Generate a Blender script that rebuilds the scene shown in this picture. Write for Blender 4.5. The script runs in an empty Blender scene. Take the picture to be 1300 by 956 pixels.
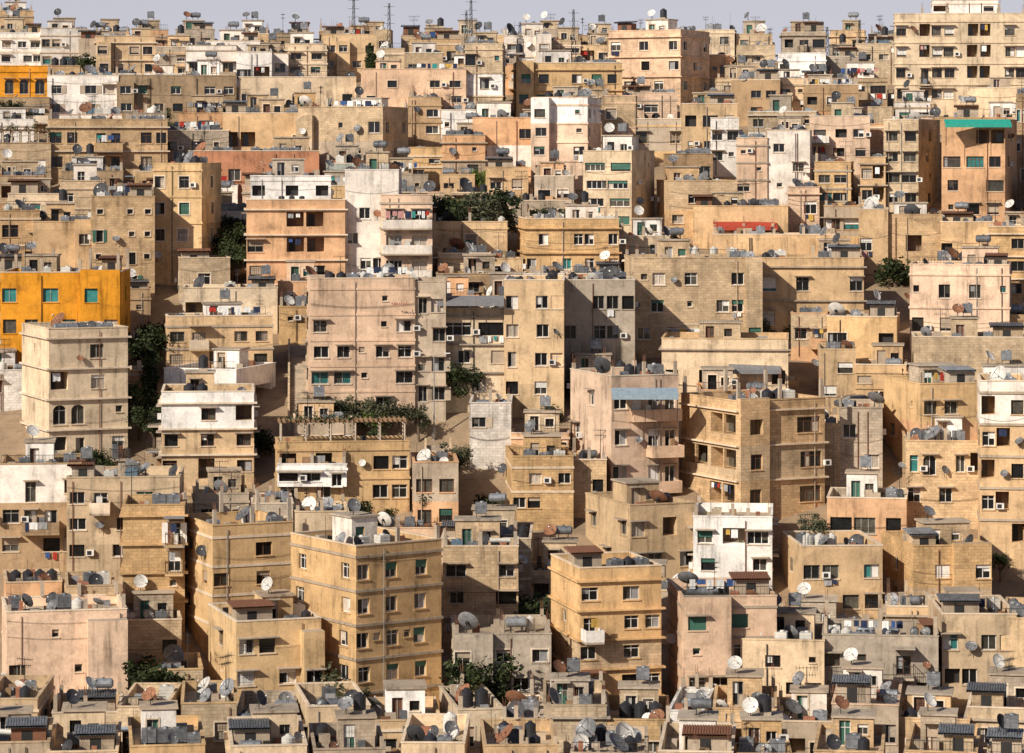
import bpy, math, random
from mathutils import Vector, Matrix
rng=random.Random(11)
F=3884.0; HR=200.0
scene=bpy.context.scene
TAB=[(1150,218),(1100,222),(1000,237),(956,245),(867,256),(700,276),(500,305),(300,350),(200,380),(100,430),(60,470),(40,500)]
def Yrow(r):
    if r>=TAB[0][0]: return TAB[0][1]
    for (r0,y0),(r1,y1) in zip(TAB,TAB[1:]):
        if r1<=r<=r0:
            t=(r0-r)/(r0-r1); return y0+(y1-y0)*t
    return TAB[-1][1]+(40-r)*1.5
def groundz(Y):
    if Y<=TAB[0][1]:
        z0=(HR-TAB[0][0])/F*TAB[0][1]
        if Y>120: return z0-2+ (Y-120)/(TAB[0][1]-120)*2
        return min(z0-2+ (120-Y)*0.44, -3.0) if Y>0 else -3.0
    for (r0,y0),(r1,y1) in zip(TAB,TAB[1:]):
        if y0<=Y<=y1:
            r=r0+(r1-r0)*(Y-y0)/(y1-y0)
            z=(HR-r)/F*Y
            return z-max(0,Y-462)*.12
    z=(HR-40)/F*500-4.5
    return max(z-(Y-500)*0.22,-60)
GOFF=-1.3
# ---------------- materials
MATS={}
def newmat(name):
    m=bpy.data.materials.new(name); m.use_nodes=True
    MATS[name]=m
    return m, m.node_tree.nodes, m.node_tree.links, m.node_tree.nodes['Principled BSDF']
def math_n(N,L,op,a,b=None):
    n=N.new('ShaderNodeMath'); n.operation=op
    for i,x in enumerate((a,b)):
        if x is None: continue
        if isinstance(x,(int,float)): n.inputs[i].default_value=x
        else: L.new(x,n.inputs[i])
    return n.outputs[0]
def maprange(N,L,v,a,b,c,d):
    n=N.new('ShaderNodeMapRange'); L.new(v,n.inputs[0])
    for i,x in enumerate((a,b,c,d)): n.inputs[i+1].default_value=x
    return n.outputs[0]
def noise(N,L,vec,scale,detail=4,rough=.55):
    n=N.new('ShaderNodeTexNoise'); L.new(vec,n.inputs['Vector']); n.inputs['Scale'].default_value=scale
    n.inputs['Detail'].default_value=detail; n.inputs['Roughness'].default_value=rough
    return n.outputs[0]
def mixc(N,L,fac,a,b,mode='MIX'):
    n=N.new('ShaderNodeMix'); n.data_type='RGBA'; n.blend_type=mode
    for i,x in ((0,fac),(6,a),(7,b)):
        if isinstance(x,(int,float)): n.inputs[i].default_value=x
        elif isinstance(x,tuple): n.inputs[i].default_value=(*x,1) if len(x)==3 else x
        else: L.new(x,n.inputs[i])
    return n.outputs[2]
def rough_surface(name,col,blocks=False,stain=.55,streak=.62,rand=.15,bump=.3,patch=True):
    m,N,L,P=newmat(name)
    tc=N.new('ShaderNodeTexCoord'); oi=N.new('ShaderNodeObjectInfo')
    add=N.new('ShaderNodeVectorMath'); add.operation='ADD'
    r100=math_n(N,L,'MULTIPLY',oi.outputs['Random'],173.0)
    L.new(tc.outputs['Object'],add.inputs[0]); L.new(r100,add.inputs[1])
    vec=add.outputs[0]
    big=noise(N,L,vec,.33,4,.65)
    v=maprange(N,L,big,.3,.7,.78,1.14)
    if streak>0:
        mp=N.new('ShaderNodeMapping'); L.new(vec,mp.inputs[0]); mp.inputs['Scale'].default_value=(1.7,1.7,.13)
        st=noise(N,L,mp.outputs[0],1.1,4,.65)
        sm=math_n(N,L,'MULTIPLY',maprange(N,L,st,.5,.72,0,streak),maprange(N,L,big,.40,.58,1,.15))
        v=math_n(N,L,'MULTIPLY',v,math_n(N,L,'SUBTRACT',1.0,sm))
    fine=noise(N,L,vec,4.5,3,.75)
    v=math_n(N,L,'MULTIPLY',v,maprange(N,L,fine,.25,.75,.84,1.14))
    v=math_n(N,L,'MULTIPLY',v,maprange(N,L,oi.outputs['Random'],0,1,1-rand,1+rand*.8))
    if patch:
        mp2=N.new('ShaderNodeMapping'); L.new(vec,mp2.inputs[0]); mp2.inputs['Scale'].default_value=(.28,.28,.4)
        vo=N.new('ShaderNodeTexVoronoi'); vo.distance='CHEBYCHEV'; L.new(mp2.outputs[0],vo.inputs['Vector']); vo.inputs['Scale'].default_value=1
        bw=N.new('ShaderNodeRGBToBW'); L.new(vo.outputs['Color'],bw.inputs[0])
        v=math_n(N,L,'MULTIPLY',v,maprange(N,L,bw.outputs[0],.2,.8,.88,1.06))
    if blocks:
        sx=N.new('ShaderNodeSeparateXYZ'); L.new(tc.outputs['Object'],sx.inputs[0])
        u=math_n(N,L,'ADD',sx.outputs[0],sx.outputs[1])
        cb=N.new('ShaderNodeCombineXYZ'); L.new(u,cb.inputs[0]); L.new(sx.outputs[2],cb.inputs[1])
        br=N.new('ShaderNodeTexBrick'); L.new(cb.outputs[0],br.inputs['Vector']); br.inputs['Scale'].default_value=1
        br.inputs['Brick Width'].default_value=.55; br.inputs['Row Height'].default_value=.27; br.inputs['Mortar Size'].default_value=.016
        br.inputs['Color1'].default_value=(1.06,1.06,1.06,1); br.inputs['Color2'].default_value=(.82,.82,.82,1); br.inputs['Mortar'].default_value=(.66,.66,.66,1)
        rb=N.new('ShaderNodeRGBToBW'); L.new(br.outputs['Color'],rb.inputs[0])
        v=math_n(N,L,'MULTIPLY',v,rb.outputs[0])
    sf=maprange(N,L,noise(N,L,vec,.7,4,.7),.52,.72,0,stain)
    grime=tuple(c*.45+.015 for c in (col[0]*.95,col[1]*.92,col[2]*.85))
    cc=mixc(N,L,sf,col,grime)
    # per-building warm / cool shift of the stone
    hv=math_n(N,L,'FRACT',math_n(N,L,'MULTIPLY',oi.outputs['Random'],7.31))
    cc=mixc(N,L,math_n(N,L,'MULTIPLY',hv,.55),cc,mixc(N,L,1.0,cc,(1.08,.95,.80),'MULTIPLY'))
    sc=N.new('ShaderNodeVectorMath'); sc.operation='SCALE'; L.new(cc,sc.inputs[0]); L.new(v,sc.inputs['Scale'])
    L.new(sc.outputs[0],P.inputs['Base Color'])
    P.inputs['Roughness'].default_value=.92; P.inputs['Specular IOR Level'].default_value=.12
    bp=N.new('ShaderNodeBump'); bp.inputs['Strength'].default_value=bump; bp.inputs['Distance'].default_value=.06
    L.new(fine,bp.inputs['Height']); L.new(bp.outputs[0],P.inputs['Normal'])
    return m
PAL={'s':(.66,.475,.285),'c':(.76,.61,.43),'p':(.76,.56,.41),'w':(.86,.82,.77),'g':(.50,.42,.33),'y':(.67,.465,.25),
 'o':(.80,.36,.035),'t':(.56,.28,.17),'b':(.46,.33,.205),'k':(.60,.47,.32),'r':(.68,.425,.25),'v':(.46,.50,.46)}
for k,c in PAL.items():
    rough_surface('plaster_'+k,c)
    rough_surface('stone_'+k,c,blocks=True,streak=.45)
rough_surface('roof_screed',(.47,.39,.29),stain=.8,streak=0,rand=.25)
rough_surface('concrete',(.45,.38,.30),stain=.4,patch=False)
rough_surface('trim_light',(.74,.62,.48),stain=.3,streak=.35,patch=False)
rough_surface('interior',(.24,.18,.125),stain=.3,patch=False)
def simple(name,col,rough=.6,metal=0,spec=.5,var=.15,scale=2.0):
    m,N,L,P=newmat(name)
    tc=N.new('ShaderNodeTexCoord'); oi=N.new('ShaderNodeObjectInfo')
    add=N.new('ShaderNodeVectorMath'); add.operation='ADD'
    L.new(tc.outputs['Object'],add.inputs[0]); L.new(math_n(N,L,'MULTIPLY',oi.outputs['Random'],91.0),add.inputs[1])
    a=maprange(N,L,noise(N,L,add.outputs[0],scale,3,.65),.3,.7,1-var,1+var)
    b=maprange(N,L,oi.outputs['Random'],0,1,1-var,1+var)
    sc=N.new('ShaderNodeVectorMath'); sc.operation='SCALE'; sc.inputs[0].default_value=col
    L.new(math_n(N,L,'MULTIPLY',a,b),sc.inputs['Scale']); L.new(sc.outputs[0],P.inputs['Base Color'])
    P.inputs['Roughness'].default_value=rough; P.inputs['Metallic'].default_value=metal; P.inputs['Specular IOR Level'].default_value=spec
    return m
simple('glass_dark',(.012,.013,.014),.12,0,.5,.3)
simple('glass_mid',(.07,.065,.052),.15,0,.5,.4)
simple('glass_teal',(.04,.19,.18),.15,0,.5,.25)
simple('curtain',(.45,.38,.30),.5,0,.3,.3,6)
simple('shutter_white',(.72,.69,.64),.6); simple('shutter_tan',(.42,.33,.24),.6); simple('shutter_green',(.035,.12,.085),.6)
simple('frame_white',(.70,.67,.62),.5); simple('frame_grey',(.32,.30,.27),.5); simple('frame_brown',(.13,.06,.035),.5)
simple('iron_and_void_dark',(.032,.03,.028),.6,.3); simple('rust',(.2,.085,.045),.8)
simple('galvanized',(.21,.22,.235),.5,.4,.5,.4); simple('tank_white',(.58,.56,.51),.5); simple('tank_black',(.025,.025,.03),.5); simple('tank_blue',(.11,.17,.22),.5)
simple('dish_white',(.64,.61,.56),.5,0,.4,.2); simple('dish_grey',(.20,.20,.205),.5,.1,.4,.35); simple('dish_rust',(.24,.11,.06),.7,0,.3,.3); simple('dish_dark',(.055,.055,.06),.6,0,.3,.3)
CL=[('red',(.38,.04,.03)),('blue',(.05,.10,.25)),('white',(.72,.72,.7)),('navy',(.03,.04,.08)),('teal',(.05,.26,.24)),('pink',(.5,.26,.24)),('ochre',(.5,.32,.08)),('grey',(.3,.3,.3))]
for n,c in CL: simple('cloth_'+n,c,.9,0,.1,.15)
simple('canopy_green',(.02,.32,.24),.7); simple('canopy_red',(.40,.05,.025),.7); simple('canopy_blue',(.28,.36,.42),.6); simple('canopy_grey',(.22,.22,.23),.7)
simple('bark',(.13,.09,.06),.9); simple('tyre',(.02,.02,.02),.9); simple('paint_white',(.75,.75,.73),.3); simple('paint_dark',(.04,.05,.07),.25)
simple('wood',(.28,.17,.09),.8); simple('brick_red',(.34,.14,.08),.9); simple('lettering',(.24,.05,.03),.8)
def leafmat(name,a,b):
    m,N,L,P=newmat(name)
    g=N.new('ShaderNodeNewGeometry'); tc=N.new('ShaderNodeTexCoord')
    f=maprange(N,L,g.outputs['Random Per Island'],0,1,0,1)
    f2=maprange(N,L,noise(N,L,tc.outputs['Object'],.9,2),.4,.6,0,1)
    c=mixc(N,L,math_n(N,L,'MULTIPLY',math_n(N,L,'ADD',f,f2),.5),a,b)
    L.new(c,P.inputs['Base Color']); P.inputs['Roughness'].default_value=.7; P.inputs['Specular IOR Level'].default_value=.2
leafmat('leaf_dark',(.018,.028,.011),(.055,.07,.024)); leafmat('leaf_olive',(.045,.052,.028),(.12,.12,.065)); leafmat('leaf_green',(.05,.09,.015),(.16,.22,.03))
rough_surface('ground_soil',(.32,.235,.155),stain=.6,streak=0,rand=0,bump=.6,patch=False)
# ---------------- mesh accumulators
class Acc:
    def __init__(s): s.v=[];s.f=[];s.m=[];s.n=[]
    def mi(s,n):
        if n not in s.n: s.n.append(n)
        return s.n.index(n)
    def poly(s,pts,mat):
        i=len(s.v); s.v.extend(pts); s.f.append(tuple(range(i,i+len(pts)))); s.m.append(s.mi(mat))
    def hexa(s,p,mat):
        i=len(s.v); s.v.extend(p); k=s.mi(mat)
        for q in ((0,3,2,1),(4,5,6,7),(0,1,5,4),(1,2,6,5),(2,3,7,6),(3,0,4,7)):
            s.f.append(tuple(i+a for a in q)); s.m.append(k)
    def box(s,x0,x1,y0,y1,z0,z1,mat):
        s.hexa([(x0,y0,z0),(x1,y0,z0),(x1,y1,z0),(x0,y1,z0),(x0,y0,z1),(x1,y0,z1),(x1,y1,z1),(x0,y1,z1)],mat)
    def tube(s,a,b,r0,r1,mat,n=6,cap=True):
        a=Vector(a);b=Vector(b);d=(b-a).normalized()
        t=d.orthogonal().normalized(); w=d.cross(t); i=len(s.v); k=s.mi(mat)
        for c,r in ((a,r0),(b,r1)):
            for j in range(n):
                an=2*math.pi*j/n; s.v.append(tuple(c+(t*math.cos(an)+w*math.sin(an))*r))
        for j in range(n):
            s.f.append((i+j,i+(j+1)%n,i+n+(j+1)%n,i+n+j)); s.m.append(k)
        if cap:
            s.f.append(tuple(i+j for j in range(n))); s.m.append(k); s.f.append(tuple(i+n+j for j in range(n))); s.m.append(k)
    def mesh(s,name,smooth=False):
        me=bpy.data.meshes.new(name); me.from_pydata(s.v,[],s.f)
        for n in s.n: me.materials.append(MATS[n])
        me.polygons.foreach_set('material_index',s.m)
        if smooth: me.polygons.foreach_set('use_smooth',[True]*len(s.f))
        me.update(); return me
    def obj(s,name,parent=None,mw=None,smooth=False):
        if not s.f: return None
        o=bpy.data.objects.new(name,s.mesh(name,smooth)); scene.collection.objects.link(o)
        if parent: o.parent=parent
        if mw is not None: o.matrix_world=mw
        return o
class FR:
    def __init__(s,o,u,n): s.o=o;s.u=u;s.n=n
    def P(s,u,v,d): return (s.o[0]+s.u[0]*u+s.n[0]*d, s.o[1]+s.u[1]*u+s.n[1]*d, v)
def fbox(A,fr,u0,u1,v0,v1,d0,d1,mat):
    P=fr.P
    A.hexa([P(u0,v0,d1),P(u1,v0,d1),P(u1,v0,d0),P(u0,v0,d0),P(u0,v1,d1),P(u1,v1,d1),P(u1,v1,d0),P(u0,v1,d0)],mat)
def wallgrid(A,fr,W,z0,z1,ops,mat,split=None,mat2=None):
    us=sorted({0.0,W}|{o[0] for o in ops}|{o[1] for o in ops}); vs={z0,z1}|{o[2] for o in ops}|{o[3] for o in ops}
    if split: vs|=set(split)
    vs=sorted(vs)
    for v0,v1 in zip(vs,vs[1:]):
        if v1-v0<1e-5: continue
        vm=(v0+v1)/2; run=None
        mt=mat2 if (split and split[0]<vm<split[1]) else mat
        def emit(run): A.poly([fr.P(run[0],v0,0),fr.P(run[1],v0,0),fr.P(run[1],v1,0),fr.P(run[0],v1,0)],mt)
        for u0,u1 in zip(us,us[1:]):
            um=(u0+u1)/2
            if any(o[0]<um<o[1] and o[2]<vm<o[3] for o in ops):
                if run: emit(run); run=None
            else: run=(run[0],u1) if run else (u0,u1)
        if run: emit(run)
def reveal(A,fr,u0,u1,v0,v1,d,mat):
    P=fr.P
    for a,b in (((u0,v0),(u1,v0)),((u1,v0),(u1,v1)),((u1,v1),(u0,v1)),((u0,v1),(u0,v0))):
        A.poly([P(*a,0),P(*b,0),P(*b,-d),P(*a,-d)],mat)
def window(WA,A,fr,u0,u1,v0,v1,st,glass=None,arch=False):
    P=fr.P; d=.26; w=u1-u0; h=v1-v0
    reveal(A,fr,u0,u1,v0,v1,d,st['wall'])
    g=glass or rng.choices(['glass_dark','glass_mid','curtain','glass_teal'],[7,2.4,.7,st['teal']])[0]
    WA.poly([P(u0,v0,-d),P(u1,v0,-d),P(u1,v1,-d),P(u0,v1,-d)],g)
    fm=st['frame']; t=.065 if w>.8 else .045
    if rng.random()<.85:
        fbox(WA,fr,u0,u0+t,v0,v1,-d+.003,-d+.05,fm); fbox(WA,fr,u1-t,u1,v0,v1,-d+.003,-d+.05,fm)
        fbox(WA,fr,u0+t,u1-t,v1-t,v1,-d+.003,-d+.05,fm); fbox(WA,fr,u0+t,u1-t,v0,v0+t,-d+.003,-d+.05,fm)
        nm=0 if w<.8 else (1 if w<1.9 else rng.choice([2,3]))
        for k in range(nm):
            c=u0+w*(k+1)/(nm+1); fbox(WA,fr,c-t*.45,c+t*.45,v0+t,v1-t,-d+.003,-d+.055,fm)
        if rng.random()<.25: fbox(WA,fr,u0+t,u1-t,v1-h*.3,v1-h*.3+.05,-d+.003,-d+.052,fm)
        if nm and rng.random()<.45:
            k=rng.randrange(nm+1); a=u0+w*k/(nm+1)+t; b=u0+w*(k+1)/(nm+1)-t; vb=v0+t+(h-2*t)*rng.choice([0,0,.3,.5])
            WA.poly([P(a,vb,-d+.004),P(b,vb,-d+.004),P(b,v1-t,-d+.004),P(a,v1-t,-d+.004)],rng.choice(['curtain','glass_mid','glass_mid','shutter_white','cloth_grey']))
    if rng.random()<st['shut'] and not arch and w<2.6:
        k=rng.choice([.25,.35,.5,.8,1.0]); fbox(WA,fr,u0+.01,u1-.01,v1-h*k,v1-.01,-d+.07,-d+.1,st['shutm'])
    elif st['fold'] and w>.7 and rng.random()<.6:
        q=w*.45
        for a,b in ((u0-q-.02,u0-.02),(u1+.02,u1+q+.02)):
            if a>0: fbox(WA,fr,a,b,v0,v1,.01,.05,st['shutm'])
    fbox(A,fr,u0-.08,u1+.08,v0-.09,v0-.003,-.02,.09,'trim_light' if st['trim'] else st['wall'])
    if arch:
        n=8; r=w/2; cu=(u0+u1)/2; cv=v1-r*.9
        for sgn in (-1,1):
            pts=[P(cu+sgn*r,v1,-.004)]
            for k in range(n+1):
                an=math.pi/2*k/n; pts.append(P(cu+sgn*r*math.cos(an),cv+r*.9*math.sin(an),-.004))
            A.poly(pts,st['wall'])
    if st['surround'] and not arch:
        q=.12
        fbox(A,fr,u0-q,u0-.004,v0,v1+q,.002,.045,'trim_light'); fbox(A,fr,u1+.004,u1+q,v0,v1+q,.002,.045,'trim_light')
        fbox(A,fr,u0-.004,u1+.004,v1+.004,v1+q,.002,.045,'trim_light')
    elif rng.random()<st['hood'] and w>.8:
        fbox(A,fr,u0-.2,u1+.2,v1+.12,v1+.2,.002,.55,'concrete')
    if st['bars'] and rng.random()<.6 and w>.5:
        for k in range(1,int(w/.2)): WA.tube(P(u0+k*.2,v0,.03),P(u0+k*.2,v1,.03),.014,.014,'iron_and_void_dark',3,False)
        for k in (.25,.75): WA.tube(P(u0,v0+h*k,.03),P(u1,v0+h*k,.03),.016,.016,'iron_and_void_dark',3,False)
    r=rng.random()
    if r<.08:
        fbox(WA,fr,u1+.15,u1+.85,v0+.1,v0+.62,.05,.4,'shutter_white'); fbox(WA,fr,u1+.25,u1+.65,v0+.18,v0+.54,.4,.41,'iron_and_void_dark')
    elif r<.12 and w>.9: cloth(WA,fr,u0,u1,v0-.05,.16)
def cloth(WA,fr,u0,u1,v,d):
    u=u0+rng.random()*.2
    while u<u1-.35:
        w=rng.uniform(.3,.8); w=min(w,u1-u); h=rng.uniform(.4,.85)
        m='cloth_'+rng.choices([c[0] for c in CL],[1.3,1.3,4,3,.5,1,.8,3])[0]
        for k in range(3):
            a=u+w*k/3; b=u+w*(k+1)/3
            WA.poly([fr.P(a,v-h*rng.uniform(.9,1),d+.03*(k%2)),fr.P(b,v-h*rng.uniform(.9,1),d+.03*((k+1)%2)),fr.P(b,v,d),fr.P(a,v,d)],m)
        u+=w+rng.uniform(.03,.3)
def railing(BA,pts,z,h=.98,step=.2,m='iron_and_void_dark'):
    for (a,b) in zip(pts,pts[1:]):
        a=Vector((a[0],a[1],z)); b=Vector((b[0],b[1],z)); up=Vector((0,0,1)); n=max(1,int((b-a).length/step))
        BA.tube(a+up*h,b+up*h,.03,.03,m,4,False); BA.tube(a+up*.12,b+up*.12,.02,.02,m,4,False)
        for k in range(n+1): p=a+(b-a)*k/n; BA.tube(p,p+up*h,.014,.014,m,3,False)
def balcony(BA,WA,fr,u0,u1,v,st,rail,dp):
    fbox(BA,fr,u0,u1,v-.17,v,.002,dp,st['slab'])
    if rail:
        q=[fr.P(u0+.04,v,.02),fr.P(u0+.04,v,dp-.05),fr.P(u1-.04,v,dp-.05),fr.P(u1-.04,v,.02)]; railing(BA,q,v)
    else:
        h=.95; m=st['par']
        fbox(BA,fr,u0,u1,v+.002,v+h,dp-.12,dp,m); fbox(BA,fr,u0,u0+.12,v+.002,v+h,.002,dp-.122,m); fbox(BA,fr,u1-.12,u1,v+.002,v+h,.002,dp-.122,m)
    if rng.random()<.3: cloth(WA,fr,u0+.2,u0+.2+(u1-u0)*rng.uniform(.4,.9),v+1.0,dp+.02)
    elif rng.random()<.4: cloth(WA,fr,u0+.3,u1-.3,v+1.9,dp-.3)
    if rng.random()<.3:
        fbox(BA,fr,u0-.1,u1+.1,v+2.35,v+2.42,.002,dp+.2,rng.choice(['concrete','canopy_grey','rust','canopy_blue']))
    for _ in range(rng.randint(0,3)):
        a=rng.uniform(u0+.2,max(u0+.3,u1-.9)); fbox(WA,fr,a,a+rng.uniform(.3,.6),v+.01,v+rng.uniform(.7,1.5),.15,.6,rng.choice(['wood','tank_white','cloth_grey','rust','galvanized','shutter_tan']))
def dowall(A,WA,BA,fr,W,H,floors,fh,rows,st,z0,split=None):
    ops=[]; todo=[]
    for i,row in enumerate(rows[:floors]):
        v=(floors-1-i)*fh; n=len(row)
        if n==0: continue
        cw=W/n; k=min(1.05,fh/3.0); j=0
        while j<n:
            c=row[j]
            if c in 'BR':
                e=j
                while e+1<n and row[e+1]==c: e+=1
                u0=j*cw+.1; u1=(e+1)*cw-.1
                for q in range(j,e+1):
                    cu=(q+.5)*cw; ww=min(cw*.62,1.9); ops.append((cu-ww/2,cu+ww/2,v+.06,v+2.2*k)); todo.append(('win',ops[-1],None,False))
                todo.append(('balc',(u0,u1,v),c=='R',rng.choice([1.1,1.4,1.6]))); j=e+1; continue
            cu=(j+.5)*cw+rng.uniform(-.08,.08)*cw
            spec={'w':(1.35,1.35,.95),'n':(.6,.65,1.55),'W':(2.5,1.4,.9),'t':(.85,1.6,.8),'g':(1.45,1.35,.95),'G':(2.3,1.4,.9),'d':(.95,2.1,.05),'O':(1.4,1.35,.95),'A':(1.3,1.9,.5),'L':(9,1.75,.92),'X':(9,2.35,.15)}.get(c)
            if spec:
                ww=min(spec[0]*rng.choice([.92,1,1,1.1]),cw*(.82 if c not in 'LX' else .88)); v0=v+spec[2]*k; v1=min(v0+spec[1]*k,v+fh-.25)
                if v1-v0>.3 and ww>.3:
                    o=(cu-ww/2,cu+ww/2,v0,v1)
                    if o[0]>.05 and o[1]<W-.05:
                        ops.append(o)
                        if c in 'LX': todo.append(('log',o,c,None))
                        elif c=='O': todo.append(('void',o,None,None))
                        else: todo.append(('win',o,'glass_teal' if c in 'gG' else None,c=='A'))
            elif rng.random()<.1 and v>1: st['wd'].append((fr.P(cu,v+rng.uniform(.4,1.2),.35),rng.choice([.34,.42,.5])))
            j+=1
    wallgrid(A,fr,W,z0,H,ops,st['wall'],split,st['wall2'])
    for t in todo:
        if t[0]=='win': window(WA,A,fr,*t[1],st,t[2],t[3])
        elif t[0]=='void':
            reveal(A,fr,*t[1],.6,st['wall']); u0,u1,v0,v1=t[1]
            A.poly([fr.P(u0,v0,-.6),fr.P(u1,v0,-.6),fr.P(u1,v1,-.6),fr.P(u0,v1,-.6)],'iron_and_void_dark')  # dark sheet paints in the shade of the room behind the open hole
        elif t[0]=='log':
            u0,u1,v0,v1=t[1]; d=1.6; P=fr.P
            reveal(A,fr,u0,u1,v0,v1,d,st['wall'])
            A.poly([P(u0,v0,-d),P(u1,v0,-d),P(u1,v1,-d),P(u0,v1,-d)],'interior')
            w=u1-u0
            fbox(WA,fr,u0+w*.15,u0+w*.5,v0,v1-.3,-d+.01,-d+.06,rng.choice(['glass_dark','frame_brown','glass_mid']))
            if w>2.5: fbox(WA,fr,u0+w*.65,u0+w*.88,v0+.2,v1-.35,-d+.01,-d+.06,'glass_dark')
            if rng.random()<.3: cloth(WA,fr,u0+.1,u0+w*.8,v1-.15,-.15)
            if w>3.2: fbox(A,fr,(u0+u1)/2-.12,(u0+u1)/2+.12,v0+.002,v1-.002,-.26,-.01,st['wall'])
            if t[2]=='X': railing(BA,[P(u0,v0,-.1),P(u1,v0,-.1)],v0)
        else: balcony(BA,WA,fr,*t[1],st,t[2],t[3])
def autopat(W,floors,side=False):
    n=max(2,int(W/(2.2 if not side else 2.7)))
    base=[rng.choices('w.nWtBRLO',[5,1.8,1.4,1.5,.7,(1.6 if not side else .25),(.9 if not side else .1),(1.1 if not side else .1),.3])[0] if not (side and rng.random()<.3) else '.' for _ in range(n)]
    return [''.join(c if rng.random()<.78 else rng.choice('w.nWw') for c in base) for i in range(floors)]
# ---------------- rooftop equipment meshes
def dish_mesh(mat,el):
    A=Acc(); R=1.0; rings=5; n=22
    e=math.radians(el); ax=Vector((0,-math.cos(e),math.sin(e))); up=Vector((0,math.sin(e),math.cos(e))); rt=Vector((1,0,0)); c0=Vector((0,0,1.35))
    pts=[]
    for layer in (0,1):
        L=[]
        for i in range(rings+1):
            r=R*i/rings; dpt=.24*(r*r)-(.03 if layer else 0)
            L.append([tuple(c0+ax*dpt+(rt*math.cos(2*math.pi*j/n)+up*math.sin(2*math.pi*j/n))*r) for j in range(n)])
        pts.append(L)
    for L in pts:
        for i in range(rings):
            for j in range(n):
                A.poly([L[i][j],L[i][(j+1)%n],L[i+1][(j+1)%n],L[i+1][j]],mat)
    for j in range(n): A.poly([pts[0][rings][j],pts[0][rings][(j+1)%n],pts[1][rings][(j+1)%n],pts[1][rings][j]],mat)
    f=c0+ax*.95
    for an in (math.pi/2+.2,math.pi*1.16,math.pi*1.84):
        p=c0+ax*.24+(rt*math.cos(an)+up*math.sin(an))*.97; A.tube(p,f,.022,.022,'iron_and_void_dark',4)
    A.tube(f-ax*.12,f+ax*.1,.07,.1,'shutter_white',8)
    back=c0-ax*.1; A.tube(back-ax*.15,back+ax*.06,.12,.2,'iron_and_void_dark',8)
    A.tube(back-ax*.12,Vector((0,.15,-.2)),.05,.05,'iron_and_void_dark',6)
    A.tube(back-ax*.1+Vector((0,0,-.3)),Vector((.4,.6,-.2)),.025,.025,'iron_and_void_dark',4); A.tube(back-ax*.1+Vector((0,0,-.3)),Vector((-.4,.6,-.2)),.025,.025,'iron_and_void_dark',4)
    return A.mesh('satellite_dish',False)
DISH=[dish_mesh(m,e) for m,e in (('dish_white',38),('dish_grey',30),('dish_rust',42),('dish_dark',25),('dish_grey',48),('dish_white',24))]
def tank_box(mat):
    A=Acc()
    for x in (-.5,.46):
        for y in (-.5,.46): A.box(x,x+.04,y,y+.04,-.1,.45,'iron_and_void_dark')
    A.box(-.55,.55,-.55,.55,.45,.5,'iron_and_void_dark')
    A.box(-.6,.6,-.6,.6,.5,1.55,mat)
    for z in (.72,1.02,1.32): A.box(-.62,.62,-.62,.62,z,z+.04,mat)
    A.tube((.1,.1,1.55),(.1,.1,1.68),.25,.22,mat,10)
    A.tube((.5,-.5,.6),(.7,-.7,-.1),.03,.03,'iron_and_void_dark',5)
    return A.mesh('water_tank')
def tank_cyl(mat,hor):
    A=Acc(); n=16
    if hor:
        A.tube((-.8,0,.95),(.8,0,.95),.45,.45,mat,n); A.tube((-.95,0,.95),(-.8,0,.95),.25,.45,mat,n); A.tube((.8,0,.95),(.95,0,.95),.45,.25,mat,n)
        for x in (-.5,.5):
            A.box(x-.04,x+.04,-.4,.4,.4,.55,'iron_and_void_dark')
            for y in (-.4,.34): A.box(x-.03,x+.03,y,y+.06,-.1,.4,'iron_and_void_dark')
        A.tube((0,0,1.38),(0,0,1.5),.15,.15,mat,8)
    else:
        A.tube((0,0,.3),(0,0,1.5),.55,.55,mat,n); A.tube((0,0,1.5),(0,0,1.72),.55,.2,mat,n); A.tube((0,0,1.72),(0,0,1.8),.2,.2,mat,8)
        for z in (.6,.9,1.2): A.tube((0,0,z),(0,0,z+.05),.575,.575,mat,n)
        A.box(-.5,.5,-.5,.5,-.1,.3,'concrete')
    A.tube((.3,-.3,.5),(.6,-.6,-.1),.03,.03,'iron_and_void_dark',5)
    return A.mesh('water_tank')
TANK=[tank_box('galvanized'),tank_box('galvanized'),tank_box('tank_white'),tank_cyl('galvanized',True),tank_cyl('tank_white',False),tank_cyl('tank_black',False),tank_box('tank_blue')]
def panel_mesh():
    A=Acc()
    A.hexa([(-.9,-.6,.2),(.9,-.6,.2),(.9,.5,1.0),(-.9,.5,1.0),(-.9,-.63,.27),(.9,-.63,.27),(.9,.47,1.07),(-.9,.47,1.07)],'glass_dark')
    A.tube((-1.0,.55,1.2),(1.0,.55,1.2),.22,.22,'tank_white',12)
    for x in (-.8,.8):
        A.tube((x,-.55,.2),(x,-.55,-.1),.03,.03,'iron_and_void_dark',4); A.tube((x,.5,1.0),(x,.5,-.1),.03,.03,'iron_and_void_dark',4)
    return A.mesh('solar_water_heater')
PANEL=panel_mesh()
def ant_mesh():
    A=Acc(); A.tube((0,0,-.2),(0,0,4),.045,.035,'iron_and_void_dark',5)
    for z,l in ((3.9,.9),(3.3,.7)):
        A.tube((-l,0,z),(l,0,z),.025,.025,'iron_and_void_dark',4)
        for k in range(7):
            x=-l+2*l*k/6; A.tube((x,-.35,z),(x,.35,z),.016,.016,'iron_and_void_dark',3); A.tube((x,0,z-.25),(x,0,z+.25),.016,.016,'iron_and_void_dark',3)
    return A.mesh('tv_antenna')
ANT=ant_mesh()
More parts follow.
